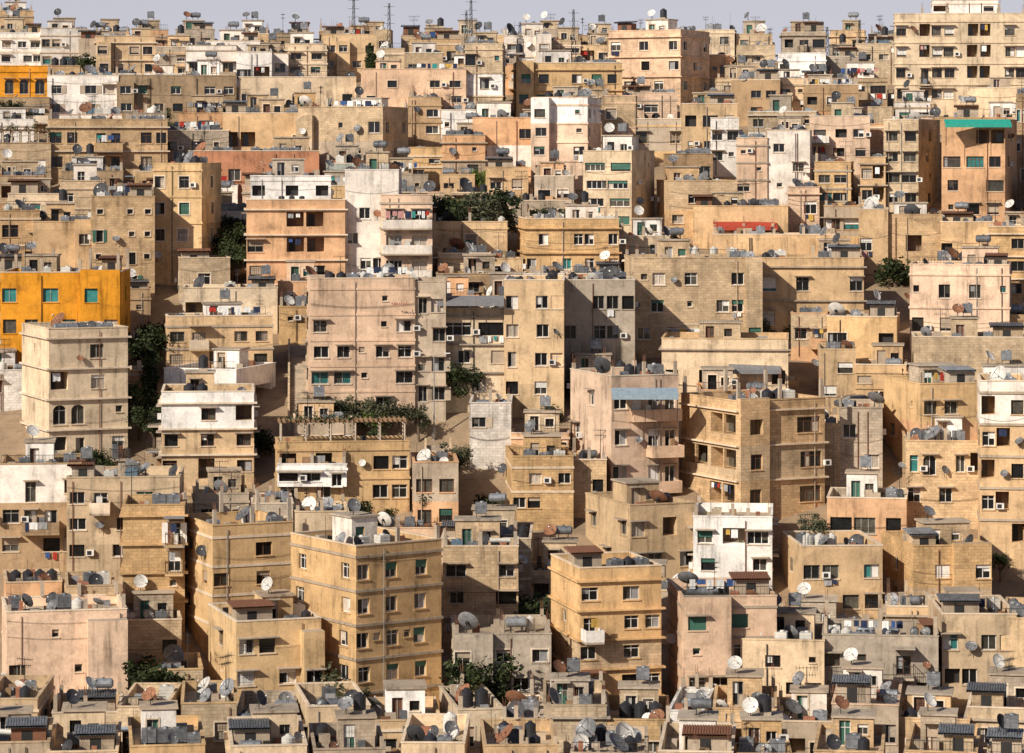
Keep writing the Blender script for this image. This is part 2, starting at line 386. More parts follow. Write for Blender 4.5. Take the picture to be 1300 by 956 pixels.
def inst(name,me,loc,rz=0,sc=1,rx=0):
    o=bpy.data.objects.new(name,me); scene.collection.objects.link(o)
    o.location=loc; o.rotation_euler=(rx,0,rz); o.scale=(sc,sc,sc) if not isinstance(sc,tuple) else sc
    return o
# ---------------- building
PL=[]
CN={'o':'orange','w':'white','t':'terracotta','g':'concrete','k':'stone','c':'cream','p':'cream','s':'sandstone','y':'sandstone','b':'brown','r':'tan','v':'grey_green'}
def B(x0,x1,yt,yb,col='s',fl=None,xc=None,f='',p='',q='',yd=None,D=None,ext=4.0,a=None,sub=False):
    Y=Yrow(yd if yd else yb)+(rng.uniform(0,1.6) if sub else 0); s=Y/F; H=(yb-yt)*s; zb=(HR-yb)*s
    if fl is None: fl=max(1,int(round((H-.8)/3.0)))
    wm=(x1-x0)*s
    if not sub and xc is None and 'N' not in f and 'M' not in f and yd is None and wm>8.5 and rng.random()<.75:
        t=rng.choice([.35,.42,.55,.62]); xs=x0+(x1-x0)*t; low=rng.random()<.5; drop=(rng.choice([.9,1.5,2.9]) if fl>1 else .6)/s
        def cut(i):
            if not p: return ''
            out=[]
            for r_ in p.split('/'):
                k=int(round(len(r_)*t)); out.append((r_[:k] if i==0 else r_[k:]) or '.')
            return '/'.join(out)
        for i,(a_,b_) in enumerate(((x0,xs),(xs,x1))):
            dr=drop if (i==0)==low else 0; f2=fl-(1 if dr*s>2.5 else 0); pp=cut(i)
            if f2<fl and pp: pp='/'.join(pp.split('/')[1:])
            c2=col if rng.random()<.5 else rng.choice('sykcprwg')
            B(a_,b_,yt+dr,yb,c2,max(1,f2),None,f,pp,'',None,D,ext,a,True)
        return
    X=lambda px:(px-650)*s
    xm=(x0+x1)/2; phi=math.atan2(X(xm),Y)
    Dd=D if D else max(4.5,min(rng.uniform(8,12),H/.5))
    flip=False
    if xc is None:
        aa=a if a is not None else rng.uniform(-.05,.05); W=(x1-x0)*s; ox,oy=X(x0),Y
    else:
        L=(xc-x0)*s; R=(x1-xc)*s
        sd=min(L,R); sa=max(.06,min(.70,sd/ (D or 10.5))); aa=math.asin(sa); Dd=sd/sa; ox,oy=X(xc),Y
        if R>=L: W=R/math.cos(aa)
        else: W=L/math.cos(aa); flip=True; aa=-aa
    rot=-phi+aa; u=(math.cos(rot),math.sin(rot))
    if flip: ox-=u[0]*W; oy-=u[1]*W
    PL.append((x0,x1,Y,Dd,yb,yt))
    blocks='S' in f or (rng.random()<.3 and 'N' not in f)
    par=rng.random()
    st=dict(wall=('stone_' if blocks else 'plaster_')+col,frame=rng.choices(['frame_white','frame_grey','frame_brown'],[5,3,2])[0],
        teal=(.9 if rng.random()<.22 else .05),shut=rng.choice([0,.1,.3,.45]),shutm=rng.choice(['shutter_white','shutter_white','shutter_tan','shutter_tan','shutter_green']),
        trim=rng.random()<.5,surround=rng.random()<.2,bars=rng.random()<.4,slab=('plaster_'+col if rng.random()<.6 else 'concrete'),fold=rng.random()<.1,hood=rng.choice([0,0,.15,.9]),
        par=('plaster_'+col if par<.55 else rng.choice(['trim_light','plaster_w','plaster_p','stone_'+col])),wd=[])
    if 'v' in f: st['surround']=False
    st['wall2']=rng.choice(['plaster_g','stone_'+col,'stone_k','plaster_c','plaster_w','plaster_r','plaster_'+col]) if rng.random()<.4 and 'N' not in f else st['wall']
    if 'Q' in f: st['wall2']='plaster_w'
    base=CN[col]+('_apartment_building' if fl>=3 else '_house')
    e=bpy.data.objects.new(base,None); scene.collection.objects.link(e)
    M=Matrix.Translation((ox,oy,zb))@Matrix.Rotation(rot,4,'Z'); e.matrix_world=M; e.empty_display_size=1
    A=Acc();WA=Acc();BA=Acc();RA=Acc()
    parh=rng.choice([.7,.85,1.0]) if H>3.2 else .4
    fh=(H-parh)/fl
    ls=rng.randrange(fl); split=(ls*fh,(ls+1)*fh if ls<fl-1 else H+.01) if st['wall2']!=st['wall'] else None
    if split and 'Q' in f: split=(fh*(fl-1),H+.01)
    rows=(p.split('/') if p else autopat(W,fl)); rowsq=(q.split('/') if q else autopat(Dd,fl,True))
    blank=['']*fl
    FRN=FR((0,0),(1,0),(0,-1)); LF=FR((0,Dd),(0,-1),(-1,0)); RT=FR((W,0),(0,1),(1,0)); BK=FR((W,Dd),(-1,0),(0,1))
    sideL = rowsq if (xc is None or not flip) else autopat(Dd,fl,True)
    sideR = rowsq if (xc is not None and flip) else autopat(Dd,fl,True)
    if 'M' in f: rows=blank; sideL=blank; sideR=blank
    if W>6.5 and fl>=2 and rows and 'E' not in f and 'M' not in f and rng.random()<(.55 if 'N' not in f else .2):
        n=min(len(r_) for r_ in rows) if all(rows) else 0
        if n>=3 and all(len(r_)==n for r_ in rows):
            k=rng.choice([1,2]) if n>3 else 1; j0=rng.choice([0,n-k,rng.randrange(0,n-k+1)])
            if all(c not in 'BRLX' for r_ in rows for c in r_[j0:j0+k]) and all((j0==0 or r_[j0-1] not in 'BR') and (j0+k>=n or r_[j0+k] not in 'BR') for r_ in rows):
                cw=W/n; dp=rng.choice([.6,1.0,1.3]); u0=j0*cw+.02; u1=(j0+k)*cw-.02; lo=rng.choice([0,1]) if fl>2 else 0; full=rng.random()<.6
                zt=H-parh if not full else H+rng.choice([.15,.3]); bz=lo*fh-(.0 if lo else ext)
                br_=[r_[j0:j0+k] for r_ in rows]
                if lo: br_[fl-1:]=['']
                rows=[(r_[:j0]+'.'*k+r_[j0+k:]) if not (lo and i==fl-1) else r_ for i,r_ in enumerate(rows)]
                fb=FR((u0,-dp),(1,0),(0,-1)); dowall(A,WA,BA,fb,u1-u0,zt,fl,fh,br_,st,bz,split)
                wallgrid(A,FR((u0,0),(0,-1),(-1,0)),dp,bz,zt,[],st['wall'],split,st['wall2']); wallgrid(A,FR((u1,-dp),(0,1),(1,0)),dp,bz,zt,[],st['wall'],split,st['wall2'])
                A.poly([(u0,-dp,zt),(u1,-dp,zt),(u1,0,zt),(u0,0,zt)],'concrete')
                if lo: A.poly([(u0,-dp,bz),(u1,-dp,bz),(u1,0,bz),(u0,0,bz)],'concrete')
    for fr,w,rw in ((FRN,W,rows),(LF,Dd,sideL),(RT,Dd,sideR),(BK,W,blank)):
        dowall(A,WA,BA,fr,w,H,fl,fh,rw,st,-ext,split)
    RA.poly([(0,0,H-parh),(W,0,H-parh),(W,Dd,H-parh),(0,Dd,H-parh)],'roof_screed')
    t=.2; cap='trim_light' if rng.random()<.3 else st['wall']
    for fr,w,tr in ((FRN,W,0),(LF,Dd,1),(RT,Dd,1),(BK,W,0)):
        a0,a1=(-.05,w+.05) if not tr else (t+.003,w-t-.003)
        fbox(A,fr,a0,a1,H+.001,H+.11,-t-.02 if not tr else -t,.05 if not tr else .047,cap)
        A.poly([fr.P(t,H-parh,-t),fr.P(w-t,H-parh,-t),fr.P(w-t,H,-t),fr.P(t,H,-t)],st['wall'])
    if 'b' in f or rng.random()<.35:
        bm=st['wall'] if rng.random()<.5 else rng.choice(['trim_light','concrete']); pr=rng.choice([.07,.12,.3])
        for i in range(1,fl+1):
            v=i*fh; v1=v+(.1 if pr<.2 else .03)
            fbox(A,FRN,-pr,W+pr,v-.12,v1,.003,pr,bm); fbox(A,LF,0,Dd,v-.12,v1,.003,pr-.002,bm); fbox(A,RT,0,Dd,v-.12,v1,.003,pr-.002,bm)
    for _ in range(rng.choice([0,1,2])):
        uu=rng.uniform(.3,W-.3); A.tube(FRN.P(uu,-1,.1),FRN.P(uu,H-.3,.1),.04,.04,rng.choice(['iron_and_void_dark','shutter_tan','rust','frame_grey']),5,False)
    for _ in range(rng.choice([0,0,1,2])):
        v=rng.uniform(1,H-.5); pv=None
        for k in range(9):
            uu=W*k/8; c=FRN.P(uu,v-.35*(1-((k-4)/4)**2),.08)
            if pv: WA.tube(pv,c,.014,.014,'iron_and_void_dark',3,False)
            pv=c
    zr=H-parh
    top=[]
    if W>4.5 and Dd>4.4 and 'Z' not in f and ('P' in f or rng.random()<.6):
        w=min(W*.6,rng.uniform(2.4,4.4)); d=min(Dd*.5,rng.uniform(2.4,3.4)); h=rng.uniform(2.1,2.7); x=rng.uniform(.4,W-w-.4); y=rng.uniform(Dd*.3,max(Dd*.31,Dd-d-.4))
        fr=FR((x,y),(1,0),(0,-1)); ops=[(w*.15,w*.15+.85,zr+.02,zr+1.95)]
        if w>2.8: ops.append((w*.6,w*.6+.8,zr+.9,zr+1.7))
        pw=rng.choice([st['wall'],st['wall'],'stone_g','stone_k','plaster_w'])
        wallgrid(A,fr,w,zr,zr+h,ops,pw)
        for k,o in enumerate(ops): window(WA,A,fr,*o,st,rng.choice(['frame_brown','glass_dark','shutter_green']) if k==0 else None)
        wallgrid(A,FR((x,y+d),(0,-1),(-1,0)),d,zr,zr+h,[],pw); wallgrid(A,FR((x+w,y),(0,1),(1,0)),d,zr,zr+h,[],pw); wallgrid(A,FR((x+w,y+d),(-1,0),(0,1)),w,zr,zr+h,[],pw)
        RA.box(x-.15,x+w+.15,y-.15,y+d+.15,zr+h,zr+h+.15,'concrete'); top.append((x,x+w,y,y+d,zr+h+.15))
    if W>5 and Dd>5 and 'E' not in f and 'Z' not in f and rng.random()<.4:
        w=rng.uniform(1.8,3.2); d=1.8; x=rng.choice([.3,W-w-.3]); y=rng.uniform(.4,Dd*.3); h=rng.uniform(1.6,2.1)
        if not top or x+w<top[0][0] or x>top[0][1] or y+d<top[0][2]:
            RA.box(x,x+w,y,y+d,zr+.001,zr+h,rng.choice(['stone_g','stone_k','rust','concrete','shutter_tan'])); RA.box(x+w*.3,x+w*.3+.8,y-.01,y+.02,zr+.05,zr+h-.3,'iron_and_void_dark')
            n=int((w+.6)/.2)
            for k in range(n): RA.tube((x-.3+k*.2,y-.4,zr+h+.05),(x-.3+k*.2,y+d+.2,zr+h+.3),.11,.11,'galvanized' if n%2 else 'rust',5,False)
            top.append((x,x+w,y,y+d,zr+h+.2))
    if 'C' in f or rng.random()<.28:
        nx=max(2,int(W/3.2))
        for i in range(nx+1):
            for j in (0,1):
                if rng.random()<.75 or 'C' in f:
                    cx=.25+(W-.5)*i/nx; cy=.25+(Dd-.5)*j; h=rng.uniform(.6,1.4) if 'C' not in f else rng.uniform(1.3,2.3)
                    RA.box(cx-.15,cx+.15,cy-.15,cy+.15,H+.12,H+h,'concrete')
                    for k in range(3): RA.tube((cx-.1+.1*k,cy,H+h),(cx-.1+.1*k+rng.uniform(-.08,.08),cy,H+h+rng.uniform(.4,.9)),.018,.018,'rust',3,False)
    elif rng.random()<.25: railing(RA,[(.1,.1),(W-.1,.1)],H+.11,.7,.3)
    if 'G' in f:
        for i in range(6):
            for j in (.3,Dd*.5): RA.tube((.4+(W-.8)*i/5,j,zr),(.4+(W-.8)*i/5,j,zr+2.5),.09,.09,'concrete',6)
        for j in (.3,Dd*.5): RA.box(.1,W-.1,j-.1,j+.1,zr+2.5,zr+2.68,'wood')
        n=int(W/.45)
        for i in range(n):
            RA.box(.2+i*.45,.3+i*.45,-.2,Dd*.6,zr+2.685,zr+2.78,'wood')
            if rng.random()<.55:
                for _ in range(26):
                    c=Vector((.2+i*.45+rng.uniform(-.3,.3),rng.uniform(-.3,Dd*.5),zr+2.8+rng.gauss(0,.22))); t_=Vector((rng.uniform(-1,1),rng.uniform(-1,1),rng.uniform(-1,1))).normalized(); b_=t_.orthogonal().normalized()
                    RA.poly([tuple(c-t_*.16),tuple(c+b_*.09),tuple(c+t_*.16),tuple(c-b_*.09)],'leaf_olive' if rng.random()<.5 else 'leaf_dark')
    for _ in range(rng.randint(4,9)):
        x=rng.uniform(.4,W-1.2); y=rng.uniform(.4,max(.5,Dd-1.2)); a1=rng.uniform(.3,.9)
        RA.box(x,x+a1,y,y+rng.uniform(.3,.8),zr+.001,zr+rng.uniform(.2,1.2),rng.choice(['wood','rust','concrete','cloth_grey','brick_red','iron_and_void_dark','galvanized','concrete','stone_g']))
    for _ in range(rng.randint(0,3)):
        x=rng.uniform(.3,W-.3); y=rng.uniform(.3,Dd-.3); RA.tube((x,y,zr),(x+rng.uniform(-.1,.1),y,zr+rng.uniform(1.5,3.0)),.022,.018,'iron_and_void_dark',4)
    A.obj('walls',e,M); WA.obj('windows',e,M); BA.obj('balconies',e,M); RA.obj('roof',e,M)
    occ=[]
    def free(x,y,r):
        for (a_,b_,c_,d_,_) in top:
            if a_-r<x<b_+r and c_-r<y<d_+r: return False
        for (xx,yy,rr) in occ:
            if (xx-x)**2+(yy-y)**2<(rr+r)**2*.75: return False
        occ.append((x,y,r)); return True
    def put(name,me,x,y,z,rz,sc): inst(name,me,M@Vector((x,y,z)),rz,sc)
    for pz,sc in st['wd']: inst('satellite_dish',rng.choices(DISH,[2,4,1,3,3,1])[0],M@Vector((pz[0],pz[1],pz[2])),rng.uniform(-.9,.9),sc)
    if 'E' not in f:
        area=W*Dd
        for _ in range(rng.choice([2,2,3]) if area>45 else rng.choice([1,2])):
            cx=rng.uniform(.7,W-.7); cy=rng.uniform(.8,max(1,Dd*.75)); k=rng.randint(1,5); t0=rng.choices(range(7),[5,4,.9,2.4,.7,2.6,.6])[0]; sc=rng.uniform(.72,.98)
            for i in range(k):
                x=cx+i*1.25*sc
                if x<W-.6 and free(x,cy,.6): put('water_tank',TANK[t0 if rng.random()<.8 else rng.choice([0,1,2,3,5])],x,cy,zr+(.0),rot+rng.uniform(-.12,.12)+(math.pi/2 if rng.random()<.2 else 0),sc)
        for _ in range(rng.choice([2,3,4,5]) if area>45 else rng.choice([1,2,3])):
            x=rng.uniform(.5,W-.5); y=rng.uniform(.5,max(.7,Dd*.7)); sc=rng.choice([.45,.5,.6,.65,.75,.9])
            if free(x,y,sc*.75): put('satellite_dish',rng.choices(DISH,[2.2,4.5,2.2,4.5,3.5,1.2])[0],x,y,zr+.1,rng.choice([-1.1,-.7,-.3,.5,.9,2.6])+rng.uniform(-.25,.25),sc)
        if top:
            a_,b_,c_,d_,zz=top[0]
            if rng.random()<.5: put('water_tank',TANK[rng.choice([0,1,5,3])],(a_+b_)/2+.3,(c_+d_)/2,zz,rot,.85)
            if rng.random()<.5: put('satellite_dish',rng.choice(DISH),a_+.6,c_+.7,zz,rng.uniform(-1.2,1.2),.6)
        if rng.random()<.14:
            x=rng.uniform(1.2,W-1.2); y=Dd*.4
            if free(x,y,.9): put('solar_water_heater',PANEL,x,y,zr,rot+rng.uniform(-.5,.5),.9)
        if rng.random()<.4: put('tv_antenna',ANT,rng.uniform(.5,W-.5),rng.uniform(.5,Dd-.5),zr,rng.uniform(0,3),rng.uniform(.6,1.0))
        if rng.random()<.2 and W>6:
            C=Acc(); fr=FR((0,Dd*.3),(1,0),(0,-1)); w=min(W-2,6); u0=rng.uniform(.5,W-w-.4)
            for uu in (u0,u0+w): C.tube(fr.P(uu,zr,0),fr.P(uu,zr+1.9,0),.03,.03,'iron_and_void_dark',4)
            C.tube(fr.P(u0,zr+1.85,0),fr.P(u0+w,zr+1.85,0),.01,.01,'iron_and_void_dark',3); cloth(C,fr,u0+.2,u0+w-.3,zr+1.85,0)
            C.obj('clothesline',None,M)
    return
# ======================= BUILDINGS ==========================
B(0,42,14,52,'s',1); B(0,54,42,84,'w',2,p='www/w.ww',f='N'); B(52,102,36,88,'w',2,p='ww.w/w.ww',f='N')
B(100,150,50,92,'s',1,p='w.w'); B(122,243,46,98,'s',2,f='b',p='w.ww.w/ww.w.w'); B(236,300,58,100,'g',1); B(262,330,52,92,'w',1)
B(325,366,68,100,'k',1); B(362,415,56,98,'c',2); B(410,478,44,92,'s',2,p='ww.w/w.ww'); B(478,562,62,98,'k',1,p='w.w.'); B(520,585,50,86,'s',1)
B(590,638,56,152,'k',3,f='S',p='w.n/.w./w.w'); B(640,700,46,86,'w',2,p='w.w/WW.'); B(692,737,52,84,'k',2); B(735,776,58,84,'s',1)
B(650,790,80,140,'y',2,xc=655,f='bN',p='ww.www/ww.w.w'); B(772,902,38,122,'p',3,xc=864,f='SP',p='w.w.w/w.w.w/WW.w.',q='w.w/.w./w.w')
B(900,928,70,100,'g',1); B(936,984,58,104,'k',2,p='ww./w.w'); B(988,1048,68,112,'w',2,f='NE',p='w..w/w..w'); B(1044,1090,72,104,'g',1); B(1086,1136,56,98,'c',2,p='ww/w.')
B(1134,1302,18,134,'c',4,xc=1136,f='NZEv',p='w.Lww.LL.ww/w.Lww.LL.ww/w.Rww.LL.ww/w.Rww.LL.ww'); B(1184,1266,1,19,'c',1,yd=128,ext=0,p='L..w',f='E',D=7)
B(1228,1298,112,154,'c',1,p='..w',f='E'); B(1020,1132,108,162,'b',2,p='Ow.LL/w.OW.'); B(895,990,102,152,'b',2,p='w.ww/W.w.')
B(985,1050,100,146,'c',2)
B(0,60,84,124,'o',1,f='bNE',p='AAA'); B(0,62,124,156,'b',1); B(60,150,96,150,'w',2,f='N',p='w.ww/w.w.'); B(148,300,96,148,'b',2,f='N',p='ww.w.ww/w.ww.w.')
B(303,452,98,142,'c',1,f='N',p='w..w..w'); B(460,592,88,156,'p',3,f='N',p='.w.ww/w.w.w/.ww.w'); B(300,345,66,110,'s',1)
B(62,212,152,222,'s',2,f='SZ',p='ww.BB.ww/w..BB.w.'); B(0,64,182,228,'b',1,f='G'); B(205,290,166,200,'g',1); B(240,405,192,240,'t',1,f='N',p='..w..n.')
B(283,388,144,196,'s',1,p='LL..w'); B(378,520,136,212,'k',2,xc=486,f='S',p='..n.w/w..n.',q='w.w/.w.'); B(518,560,124,176,'b',2); B(522,616,172,226,'y',2,p='.w.n/w..w',f='b')
B(556,604,140,176,'g',1); B(600,678,150,212,'r',2,p='W.w/ww.',q='')
B(676,764,124,228,'p',4,xc=746,f='vP',p='w.n/w.n/w.w/ww.'); B(764,866,122,192,'y',2,f='b',p='w.w.w/w.w.w'); B(740,832,192,292,'c',4,xc=802,f='N',p='WW/WW/WW/WW',q='.n/n./.n/n.')
B(866,936,132,202,'s',2); B(902,938,150,212,'w',2,f='E'); B(935,1028,166,250,'p',3,f='v',p='n.w./.n.w/w.n.'); B(950,1036,142,168,'w',1,f='E'); B(1028,1104,148,206,'p',2)
B(1122,1194,152,266,'k',4,xc=1166,f='S',p='ww/ww/WW/ww',q='w/w/n/w'); B(1196,1292,152,282,'r',4,xc=1276,f='NE',p='LL/WGw/w.W/nww',q='../w./../w.')
B(1034,1080,206,262,'y',2,p='ww/WW'); B(1092,1124,200,262,'s',2); B(832,936,230,292,'s',2,xc=850,p='.w.n/w..w'); B(845,905,196,236,'b',1)
B(880,1000,262,300,'s',1,f='M'); B(1000,1040,238,282,'p',1)
B(1290,1302,120,240,'b',3)
B(10,132,230,290,'c',2,f='v',p='.g.w.n/w..w..'); B(0,50,268,345,'s',2); B(42,120,282,350,'s',2,p='..w/w..')
B(116,196,250,372,'s',4,f='S',p='n.nn/t.nn/n.tn/w.w.'); B(195,282,208,350,'y',4,xc=256,f='b',p='w.w./w.w./w.w./w.w.',q='w/w/w/w')
B(313,438,254,362,'r',3,f='vZN',p='L.LL./W.LL./w..W.'); B(318,420,224,258,'w',1,yd=350,ext=0,p='O.O.O',f='EN',D=6)
B(438,506,216,352,'w',4,f='vN',p='..../.w.n/w..n/.www',D=10); B(484,549,248,354,'p',3,f='NE',p='BB/BB/BB',yd=362,ext=3)
B(549,644,282,322,'s',1,p='..w..'); B(556,664,322,352,'s',1,p='n..w.'); B(655,786,278,352,'y',2,xc=668,f='bv',p='.w..ww.w/w..w.w.w',D=12)
B(784,850,300,330,'k',1); B(790,966,328,442,'k',3,xc=806,f='Sv',p='nw.w..w./.w.n.ww./w.w..w.w'); B(964,1096,328,424,'s',2,f='vbN',p='W.w..w/W...w.')
B(905,1060,298,330,'s',1,f='M'); B(1090,1196,266,330,'s',1,f='v',p='w..L.'); B(1194,1262,282,336,'s',1,p='O..d'); B(1256,1302,288,382,'y',3)
B(1155,1280,336,432,'p',2,f='vb',p='n.w.w.n/w.ww...'); B(1046,1094,262,300,'y',1,p='WW')
B(2,168,346,475,'o',3,xc=153,f='vNC',p='g.g.g./ww.g.w/w..w.w',q='g/w/w'); B(26,162,418,585,'c',4,xc=62,f='NZv',p='L.w./L.w./AA.n/Od.R',q='n/./n/.')
B(228,292,328,372,'c',1,p='.w.'); B(232,352,366,412,'c',1,f='N',p='X..X'); B(208,346,402,472,'s',2,f='N',p='wB.ww/w.L.w',xc=212); B(208,352,470,530,'w',1,xc=300,f='NE',p='n.w.',q='L'); B(205,322,498,610,'s',3,f='NQ',p='L.w.L/w.w.w/w.X.w')
B(388,527,354,530,'p',5,xc=394,f='vNZ',p='...n./w..nw/wwnww/GGn.W/w..w.',D=11)
B(527,566,358,520,'g',4,f='Ev'); B(556,642,392,508,'c',3,f='N',p='WW/.w.w/w.w.'); B(640,716,356,512,'s',4,f='vN',p='w.ww/w.w./t.ww/w.w.'); B(714,806,356,480,'g',3,f='vN',p='w.www/w.www/w.w.w')
B(840,1000,430,500,'s',1,f='E',p='w.Ow..w'); B(846,930,412,440,'k',1); B(1050,1138,402,452,'y',1,p='W.O'); B(1040,1150,444,512,'s',2,p='.WW../w..w.'); B(1004,1050,398,440,'r',1)
B(1160,1302,428,492,'k',1,f='SM'); B(1195,1302,400,430,'s',1)
B(722,862,478,625,'p',3,xc=776,f='vN',p='wBBB/w.BB/w.BB',q='.w./w../.w.'); B(862,1048,510,655,'s',3,xc=936,f='SCv',p='O.W/w.W/w.W',q='LL/LL/LL')
B(1000,1120,518,606,'k',2,f='S',p='w..w./.w..w'); B(1120,1250,488,610,'y',3,xc=1168,f='v',p='ww./gL./w.w',q='.n/w./.w'); B(1150,1250,560,650,'s',2,f='S',p='tA.tL/w.w.w')
B(1244,1302,484,700,'s',5,f='Q',p='L.w/wL./L.w/wL./L.L')
B(596,722,512,580,'s',2,p='w.w.w/.W..w'); B(348,520,562,645,'y',2,xc=352,f='NvGZE',p='L.L..WW/w.w..WW',D=9); B(352,440,590,618,'w',1,yd=648,ext=0,f='E',p='WWd',D=1)
B(0,102,590,712,'b',3,f='NQ',p='.d.w/WBB./w.WW'); B(86,236,606,716,'k',3,xc=228,p='wB.w./w.w.w/w.W.w'); B(640,728,580,655,'y',2,xc=650,f='Sv',p='.w.w/ww.w'); B(726,770,584,640,'s',1)
B(741,882,642,735,'s',2,xc=800,f='vN',p='w.LL/ww.w',q='w.w/.w.'); B(880,980,656,735,'w',2,p='wLW/w.w',f='EN'); B(560,744,684,770,'k',2,f='S',p='w.w..W.w/.w.w.w..'); B(320,372,640,700,'g',2)
B(990,1120,694,785,'s',2,xc=1018,f='v',p='WW.w/w.WW',q='w/.'); B(1116,1256,694,785,'y',2,xc=1160,f='v',p='.w.W/w.w.',q='w/w'); B(1050,1150,632,690,'g',1)
B(156,234,642,800,'y',4,f='SZN',p='..R/..R/..n/n..',D=8); B(228,372,668,830,'y',4,xc=270,f='vbNZC',p='..WW/w.ww/w.WW/w.w.',q='w./.w/w./..',D=9)
B(366,562,694,925,'y',5,xc=452,f='bNv',p='w.w.w./w.w.w./wnwnw./w.w.w./w.w.w.',q='w.w/w.w/w.w/w.w/w.w'); B(562,658,694,812,'k',3,f='Sv',p='W.w/w.W/W.w')
B(697,840,722,925,'y',5,xc=736,f='bv',p='w.W./B.ww/w.w./B.ww/w.w.',q='n/w/n/w/n',D=9); B(576,700,806,925,'g',3,p='w.w.w/.w.w./w.w.w')
B(845,986,758,925,'p',4,xc=866,f='vN',p='w.w./n.w./ww.w/w.w.',q='n/./n/.'); B(940,1046,812,925,'c',3,f='v',p='.w.n/w.ww/.w.w')
B(0,160,778,925,'p',3,xc=8,f='vN',p='..n.../w..n../.w..w.'); B(84,230,745,850,'k',2,f='S',p='n...n/.w..w'); B(262,408,790,925,'y',3,xc=300,f='vN',p='ww.w/w.ww/ww.w',q='w/n/w')
B(1044,1190,806,925,'g',3,f='C',p='ww.R./w.w.w/w.w.w'); B(1176,1290,780,925,'k',3,xc=1196,p='w.ww/OW.w/w.ww'); B(1270,1302,785,925,'s',4)
B(1125,1180,770,830,'s',1)
for (x0,x1,yt,c) in [(-20,70,888,'k'),(66,150,906,'s'),(150,232,898,'c'),(230,300,894,'y'),(298,372,912,'g'),(372,470,898,'k'),(466,560,916,'s'),(556,640,902,'c'),(636,700,914,'r'),(690,770,896,'k'),(766,850,914,'y'),(848,908,904,'w'),(905,985,900,'s'),(984,1060,916,'g'),(1056,1140,894,'p'),(1138,1230,912,'s'),(1228,1320,898,'k')]:
    B(x0,x1,yt,1010,c,None,None if rng.random()<.5 else x0+(x1-x0)*rng.choice([.2,.3,.75]))
for i in range(13):
    x0=-40+i*108+rng.uniform(-12,12); B(x0,x0+rng.uniform(80,100),rng.uniform(940,962),1110,rng.choice('skygpc'))
# houses on the far side of the ridge
x0=-10
while x0<1310:
    w_=rng.uniform(34,60); yb_=rng.uniform(56,64); B(x0,x0+w_,rng.uniform(36,46) if not (x0>1100) else 44,yb_+6,rng.choice('skcgwb'),sub=True,D=7); x0+=w_+rng.uniform(0,14)
STA=[(378,530,430,1.6),(556,610,556,2.2),(1112,270,215,1.8),(1262,690,620,1.8)]
for px,r0,r1,w in STA: PL.append((px-12,px+12,Yrow(r0),Yrow(r1)-Yrow(r0),r1,r1))
GREEN=[]
r=112.0
while r<925:
    px=-30+rng.uniform(0,30)
    while px<1320:
        Y=Yrow(r); s=Y/F; w=rng.uniform(4,8)/s; x0,x1=px,px+w
        lim=0; hid=False; ov=False
        Hpx=rng.choice([3.4,4.0,6.3,7.0])/s
        for (a,b,Yj,Dj,ybj,ytj) in PL:
            if b>x0+3 and a<x1-3 and Yj>Y+1: lim=max(lim,ybj-4)
        Hpx=min(Hpx,r-lim); yt=r-Hpx; D=max(4.5,min(9,Hpx*s/.5))
        for (a,b,Yj,Dj,ybj,ytj) in PL:
            if b>x0 and a<x1 and Yj<Y+D and Y<Yj+Dj: ov=True;break
            if a<=x0+4 and b>=x1-4 and Yj<Y and ytj<yt: hid=True;break
        if Hpx*s>=2.4 and not ov and not hid:
            if rng.random()<.09: GREEN.append(((x0+x1)/2,r,Hpx)); PL.append((x0,x1,Y,4,r,r-2))
            else: B(x0,x1,yt,r,rng.choice('sssyyycprrbkgwwvp'),D=D,sub=True)
            px+=w+rng.uniform(2,16)
        else: px+=18
    r+=rng.uniform(9,14)
# ---------------- terrain
T=Acc(); ys=[-80,-30,0,30,60,90,120,150,180,205]+[215+4*i for i in range(75)]+[530,600,700,900,1300,2200,4000]; xs=[-3500,-1200,-600,-350,-240]+[-200+5*i for i in range(81)]+[240,350,600,1200,3500]
tr=random.Random(3)
for j,y in enumerate(ys):
    for i,x in enumerate(xs):
        z=groundz(y)+GOFF+(tr.uniform(-.35,.35) if abs(x)<210 and 210<y<520 else 0)
        if y<5: z=-4
        T.v.append((x,y,z))
nx=len(xs); k=T.mi('ground_soil')
for j in range(len(ys)-1):
    for i in range(nx-1):
        T.f.append((j*nx+i,j*nx+i+1,(j+1)*nx+i+1,(j+1)*nx+i)); T.m.append(k)
T.obj('hillside_ground')
def wpos(px,row,dy=0):
    Y=Yrow(row)+dy; return Vector(((px-650)*Y/F,Y,groundz(Y)+GOFF+.1))
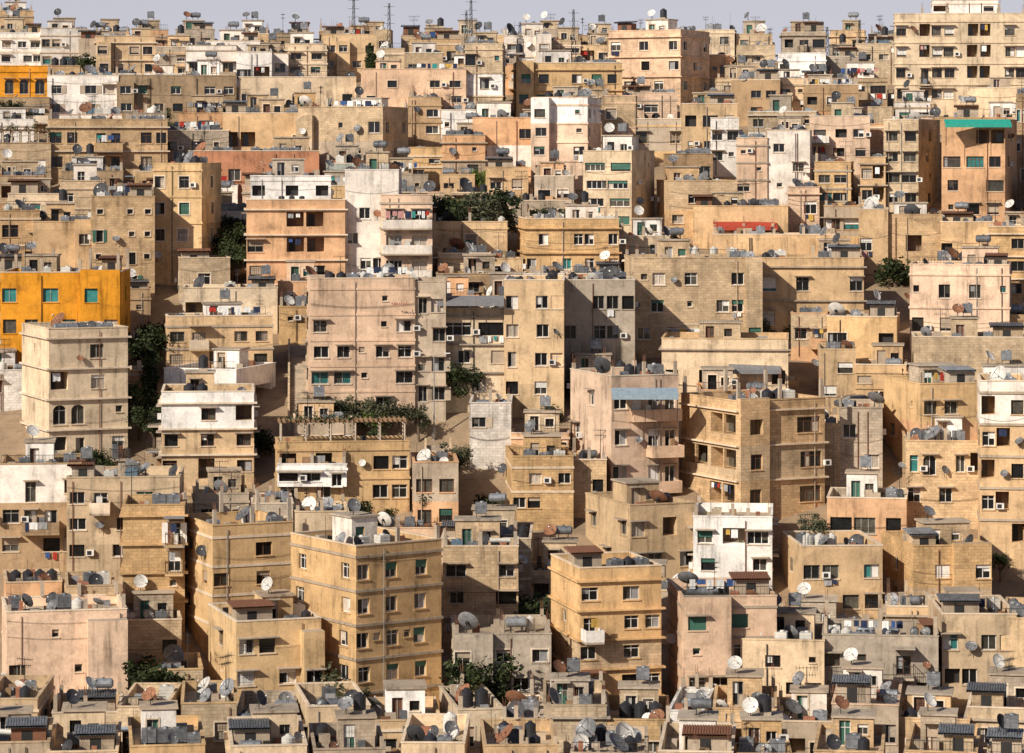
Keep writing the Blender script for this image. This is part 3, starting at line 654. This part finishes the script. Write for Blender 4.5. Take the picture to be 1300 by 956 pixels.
# ---------------- trees
def tree_mesh(kind,seed):
    R=random.Random(seed); A=Acc(); leaf={'olive':'leaf_olive','round':'leaf_dark','green':'leaf_green','cypress':'leaf_dark','bush':'leaf_dark','pine':'leaf_dark'}[kind]
    cl=[]
    if kind=='cypress':
        A.tube((0,0,-1),(0,0,4.5),.16,.04,'bark',7)
        for i in range(26):
            z=.6+4.6*i/25; rr=.62*math.sin(math.pi*min(1,(z+.2)/5.6))**.7; an=R.uniform(0,6.3); cl.append((Vector((math.cos(an)*rr*.4,math.sin(an)*rr*.4,z)),rr*.75,90))
    else:
        th=.5 if kind=='bush' else 1.7
        A.tube((0,0,-1),(.1,.05,th),.2,.14,'bark',8)
        n=9 if kind!='bush' else 6
        for i in range(n):
            an=6.283*i/n+R.uniform(-.3,.3); rr=R.uniform(.7,1.7); z=th+R.uniform(.3,2.4)
            if kind=='bush': z=R.uniform(.5,1.4); rr=R.uniform(.4,1.5)
            if kind=='pine': z=th+R.uniform(1.0,2.8); rr=R.uniform(.6,2.2)
            e=Vector((math.cos(an)*rr,math.sin(an)*rr,z)); mid=Vector((e.x*.4,e.y*.4,th+(z-th)*.6))
            A.tube((.1,.05,th-.2),mid,.09,.06,'bark',5,False); A.tube(mid,e,.06,.02,'bark',5,False)
            cl.append((e,R.uniform(.5,.9),130))
            e2=e+Vector((R.uniform(-.8,.8),R.uniform(-.8,.8),R.uniform(.1,1.0))); cl.append((e2,R.uniform(.35,.7),90))
        cl.append((Vector((0,0,th+2.1 if kind!='bush' else 1.5)),.95,150))
    lm=A.mi(leaf)
    for c,rad,n in cl:
        for _ in range(n):
            v=Vector((R.gauss(0,1),R.gauss(0,1),R.gauss(0,.75))).normalized()*rad*R.uniform(.4,1.25)
            p=c+v; t=Vector((R.uniform(-1,1),R.uniform(-1,1),R.uniform(-.6,1))).normalized(); b=t.orthogonal().normalized()
            b=(b+t.cross(b)*R.uniform(-1,1)).normalized(); L=R.uniform(.1,.22); w=L*.5
            i=len(A.v); A.v.extend([tuple(p-t*L),tuple(p+b*w),tuple(p+t*L),tuple(p-b*w)]); A.f.append((i,i+1,i+2,i+3)); A.m.append(lm)
    return A.mesh(kind+'_tree')
TM={k:[tree_mesh(k,s) for s in ss] for k,ss in {'olive':(1,2),'round':(3,4,5),'green':(6,),'cypress':(7,),'bush':(8,9),'pine':(10,11)}.items()}
NM={'olive':'olive_tree','round':'broadleaf_tree','green':'green_tree','cypress':'cypress_tree','bush':'shrub','pine':'pine_tree'}
def tree(px,row,hpx,kind,dy=0,wide=1.0):
    p=wpos(px,row,dy); s=p.y/F; h=hpx*s; unit={'cypress':5.3,'bush':2.2}.get(kind,4.9)
    k=h/unit; inst(NM[kind],rng.choice(TM[kind]),p,rng.uniform(0,6.28),(k*wide,k*wide,k))
for t in [(470,96,52,'cypress'),(476,98,40,'cypress'),(108,94,34,'round'),(128,94,36,'round'),(200,162,36,'round'),(222,178,34,'round'),(255,166,44,'round'),(272,166,50,'cypress'),(285,160,38,'round'),(340,148,24,'bush'),(356,148,26,'round'),
 (20,158,40,'round'),(560,300,62,'olive'),(582,304,68,'round'),(605,306,70,'olive'),(622,300,74,'round'),(640,296,44,'olive'),(613,238,36,'green'),(552,280,40,'round'),(690,282,30,'bush'),(708,280,26,'bush'),
 (292,330,60,'round'),(300,350,56,'round'),(286,300,40,'round'),(185,470,70,'round'),(190,510,90,'cypress'),(178,540,70,'round'),(195,560,60,'round'),(574,503,66,'round'),(588,505,56,'round'),
 (392,534,40,'olive'),(412,536,44,'olive'),(440,538,44,'olive'),(462,540,50,'olive'),(486,540,44,'olive'),(508,540,46,'olive'),(532,542,42,'olive'),(428,540,48,'olive'),(475,542,36,'green'),
 (120,600,44,'round'),(140,604,40,'round'),(578,600,50,'olive'),(540,655,46,'round'),(550,640,40,'olive'),(455,652,30,'bush'),(488,664,36,'round'),
 (670,800,60,'round'),(684,806,54,'round'),(620,640,26,'bush'),(428,935,96,'olive'),(198,925,100,'round'),(216,930,80,'olive'),
 (602,930,112,'pine'),(622,935,84,'pine'),(1232,306,34,'round'),(930,424,34,'olive'),(945,424,40,'round'),(965,426,34,'olive'),(1010,424,24,'bush'),(960,770,40,'olive'),(975,772,34,'round'),(1030,690,50,'olive'),
 (1285,398,26,'round'),(1270,720,34,'round'),(850,306,22,'bush'),(240,745,26,'bush'),(1132,640,30,'bush'),(700,520,20,'bush'),(330,560,30,'bush'),(360,640,26,'bush')]:
    tree(t[0],t[1],t[2],t[3],0,1.0 if t[3] in('cypress',) else 1.1)
for px,row,h in GREEN: tree(px,row,min(h*1.1,40),rng.choice(['olive','round','bush','olive']),1.5,1.1)
# ---------------- stairways
def stairway(px,r0,r1,w):
    a=wpos(px,r0); b=wpos(px,r1); n=max(4,int((b.z-a.z)/.17)); A=Acc()
    for i in range(n):
        t=i/n; y=a.y+(b.y-a.y)*t; y2=a.y+(b.y-a.y)*(i+1)/n; z=a.z+(b.z-a.z)*(i+1)/n; x=a.x+(b.x-a.x)*t
        A.box(x-w/2,x+w/2,y,y2-.002,z-1.2,z+.5,'concrete')
    for sx in (-w/2-.2,w/2):
        A.hexa([(a.x+sx,a.y,a.z-1),(a.x+sx+.2,a.y,a.z-1),(b.x+sx+.2,b.y,b.z-1),(b.x+sx,b.y,b.z-1),(a.x+sx,a.y,a.z+1.2),(a.x+sx+.2,a.y,a.z+1.2),(b.x+sx+.2,b.y,b.z+1.2),(b.x+sx,b.y,b.z+1.2)],'stone_k')
    A.obj('stone_stairway')
for q in STA: stairway(*q)
def awning(x0,x1,row,yd,col,dep=1.8,dy=0):
    Y=Yrow(yd)+dy; s=Y/F; z=(HR-row)*s; a=(x0-650)*s; b=(x1-650)*s; A=Acc(); n=int((b-a)/.5)
    for i in range(n):
        p=a+(b-a)*i/n; q=a+(b-a)*(i+1)/n-.01
        A.hexa([(p,Y-dep,z-.55),(q,Y-dep,z-.55),(q,Y,z),(p,Y,z),(p,Y-dep,z-.5),(q,Y-dep,z-.5),(q,Y,z+.05),(p,Y,z+.05)],col)
        A.box(p,q,Y-dep-.01,Y-dep+.01,z-.9,z-.552,col)
    for x in (a+.1,(a+b)/2,b-.1): A.tube((x,Y-dep+.1,z-.6),(x,Y-dep+.1,z-3.0),.04,.04,'iron_and_void_dark',5)
    A.obj('awning')
awning(905,986,282,300,'canopy_red',1.5,-.5); awning(1198,1282,152,282,'canopy_green',1.4,-.1); awning(776,860,493,625,'canopy_blue',2.0,-.2); awning(556,640,376,508,'canopy_grey',1.6,-.1); awning(925,990,462,500,'canopy_grey',1.5,-.5)
def lamp(px,row,h):
    p=wpos(px,row); A=Acc(); z=p.z; A.tube((p.x,p.y,z-.5),(p.x,p.y,z+h),.09,.05,'frame_grey',8); A.tube((p.x,p.y,z+.0),(p.x,p.y,z+.9),.14,.13,'frame_grey',8)
    A.tube((p.x,p.y,z+h),(p.x+1.1,p.y-.1,z+h+.25),.04,.03,'frame_grey',6); A.hexa([(p.x+1,p.y-.2,z+h+.18),(p.x+1.6,p.y-.2,z+h+.22),(p.x+1.6,p.y+.05,z+h+.22),(p.x+1,p.y+.05,z+h+.18),(p.x+1,p.y-.2,z+h+.3),(p.x+1.6,p.y-.2,z+h+.3),(p.x+1.6,p.y+.05,z+h+.3),(p.x+1,p.y+.05,z+h+.3)],'shutter_white'); A.obj('street_lamp')
lamp(551,540,8.0); lamp(1135,300,6)
def mast(px,row,toprow):
    p=wpos(px,row); A=Acc(); H=(HR-toprow)*p.y/F; w=.4; z=p.z
    for sx,sy in ((-1,-1),(1,-1),(0,1)): A.tube((p.x+sx*w,p.y+sy*w,z),(p.x+sx*.12,p.y+sy*.12,H),.06,.045,'iron_and_void_dark',4)
    n=int((H-z)/.8)
    for i in range(n):
        t=i/n; t2=(i+1)/n; r=w+(.1-w)*t; r2=w+(.1-w)*t2; za=z+(H-z)*t; zb=z+(H-z)*t2
        A.tube((p.x-r,p.y-r,za),(p.x+r2,p.y-r2,zb),.03,.03,'iron_and_void_dark',3,False); A.tube((p.x+r,p.y-r,za),(p.x,p.y+r2,zb),.03,.03,'iron_and_void_dark',3,False)
    for k in range(3): A.tube((p.x-.8,p.y,H-.5-k*1.2),(p.x+.8,p.y,H-.5-k*1.2),.035,.035,'iron_and_void_dark',4)
    A.obj('antenna_mast')
mast(598,90,-2); mast(592,92,14); mast(449,90,-4); mast(1050,100,34); mast(1091,96,26); mast(660,86,28); mast(728,84,12); mast(494,92,4)
def lettering():
    Y=Yrow(530)-.03; s=Y/F; A=Acc(); R=random.Random(2); x=(497-650)*s
    for k in range(6):
        z=(HR-386)*s; pts=[Vector((x+i*.08,Y-.02,z+.12*math.sin(i*1.9+k)+R.uniform(-.04,.04))) for i in range(5)]
        for a,b in zip(pts,pts[1:]): A.tube(a,b,.035,.03,'lettering',4,False)
        if k%2: A.tube(pts[2],pts[2]+Vector((0,0,.3)),.03,.03,'lettering',4,False)
        x+=.27
    A.obj('painted_wall_lettering')
lettering()
def car(px,row,paint,rz,dz=.5):
    A=Acc(); prof=[(-2.1,.35),(-2.15,.75),(-1.95,.95),(-1.3,1.0),(-.75,1.42),(.75,1.45),(1.35,1.0),(2.0,.85),(2.15,.6),(2.1,.35)]
    n=len(prof)
    def yy(z): return .82 if z<1.01 else .66
    for i in range(n):
        a=prof[i]; b=prof[(i+1)%n]
        A.poly([(a[0],-yy(a[1]),a[1]),(b[0],-yy(b[1]),b[1]),(b[0],yy(b[1]),b[1]),(a[0],yy(a[1]),a[1])],'glass_dark' if i in(3,5) else paint)
    for sg in (-1,1):
        A.poly([(x,sg*.82,z) for x,z in prof if z<=1.0],paint)
        A.poly([(x,sg*yy(z),z) for x,z in prof[3:7]],paint)
        for q in (((-1.05,1.04),(-.68,1.34),(-.03,1.36),(-.03,1.04)),((.05,1.04),(.05,1.36),(.66,1.38),(1.12,1.04))):
            A.poly([(x,sg*(.825 if z<1.1 else .685),z) for x,z in q],'glass_dark')
        for x in (-1.3,1.3):
            A.tube((x,sg*.62,.33),(x,sg*.86,.33),.33,.33,'tyre',16); A.tube((x,sg*.86,.33),(x,sg*.87,.33),.18,.18,'galvanized',10)
        A.box(2.08,2.16,sg*.6-.15,sg*.6+.15,.62,.76,'shutter_white')
    p=wpos(px,row); p.z+=dz
    A.obj('parked_car',None,Matrix.Translation(p)@Matrix.Rotation(rz,4,'Z'))
def road(x0,x1,row,top):
    a=wpos(x0,row); b=wpos(x1,row); A=Acc(); z=a.z+top
    A.hexa([(a.x,a.y-1.8,z-3),(b.x,b.y-1.8,z-3),(b.x,b.y+3,z-3),(a.x,a.y+3,z-3),(a.x,a.y-1.8,z),(b.x,b.y-1.8,z),(b.x,b.y+3,z),(a.x,a.y+3,z)],'concrete')
    A.box(a.x,b.x,a.y-2.0,a.y-1.8,z-3,z+.35,'stone_k'); A.obj('terraced_road')
road(1185,1250,286,1.4); car(1212,286,'paint_white',.1,1.4); road(1060,1125,520,1.2); car(1088,520,'paint_dark',.2,1.2)
# ---------------- world, sun, camera
w=bpy.data.worlds.new('World'); scene.world=w; w.use_nodes=True; N=w.node_tree.nodes; L=w.node_tree.links; bg=N['Background']
el=32; azx,azy=-.68,-.73
sky=N.new('ShaderNodeTexSky'); sky.sky_type='NISHITA'; sky.sun_disc=False; sky.sun_elevation=math.radians(el); sky.sun_rotation=math.atan2(azx,azy); sky.altitude=800; sky.air_density=1.0; sky.dust_density=2.0
tint=mixc(N,L,1.0,sky.outputs[0],(1.02,.93,.98),'MULTIPLY')
tc=N.new('ShaderNodeTexCoord'); sx=N.new('ShaderNodeSeparateXYZ'); L.new(tc.outputs['Generated'],sx.inputs[0])
hz=maprange(N,L,sx.outputs[2],0.02,.16,1.0,0.0)
fin=mixc(N,L,math_n(N,L,'MULTIPLY',hz,.85),tint,(8.9,8.8,10.3))
L.new(fin,bg.inputs[0]); bg.inputs[1].default_value=.074
sd=bpy.data.lights.new('sun','SUN'); sd.energy=5.0; sd.angle=math.radians(.8); sd.color=(1,.92,.79); so=bpy.data.objects.new('sun',sd); scene.collection.objects.link(so)
dv=Vector((azx,azy,0)).normalized()*math.cos(math.radians(el))+Vector((0,0,math.sin(math.radians(el)))); so.rotation_euler=dv.to_track_quat('Z','Y').to_euler()
cd=bpy.data.cameras.new('camera'); co=bpy.data.objects.new('camera',cd); scene.collection.objects.link(co); co.location=(0,0,0); co.rotation_euler=(math.pi/2,0,0)
cd.sensor_width=36; cd.lens=F/1300*36; cd.shift_y=-(478-HR)/1300; cd.clip_start=1; cd.clip_end=8000; scene.camera=co
scene.view_settings.view_transform='Standard'; scene.view_settings.look='None'; scene.view_settings.exposure=0
print('buildings',len(PL),'objects',len(bpy.data.objects))
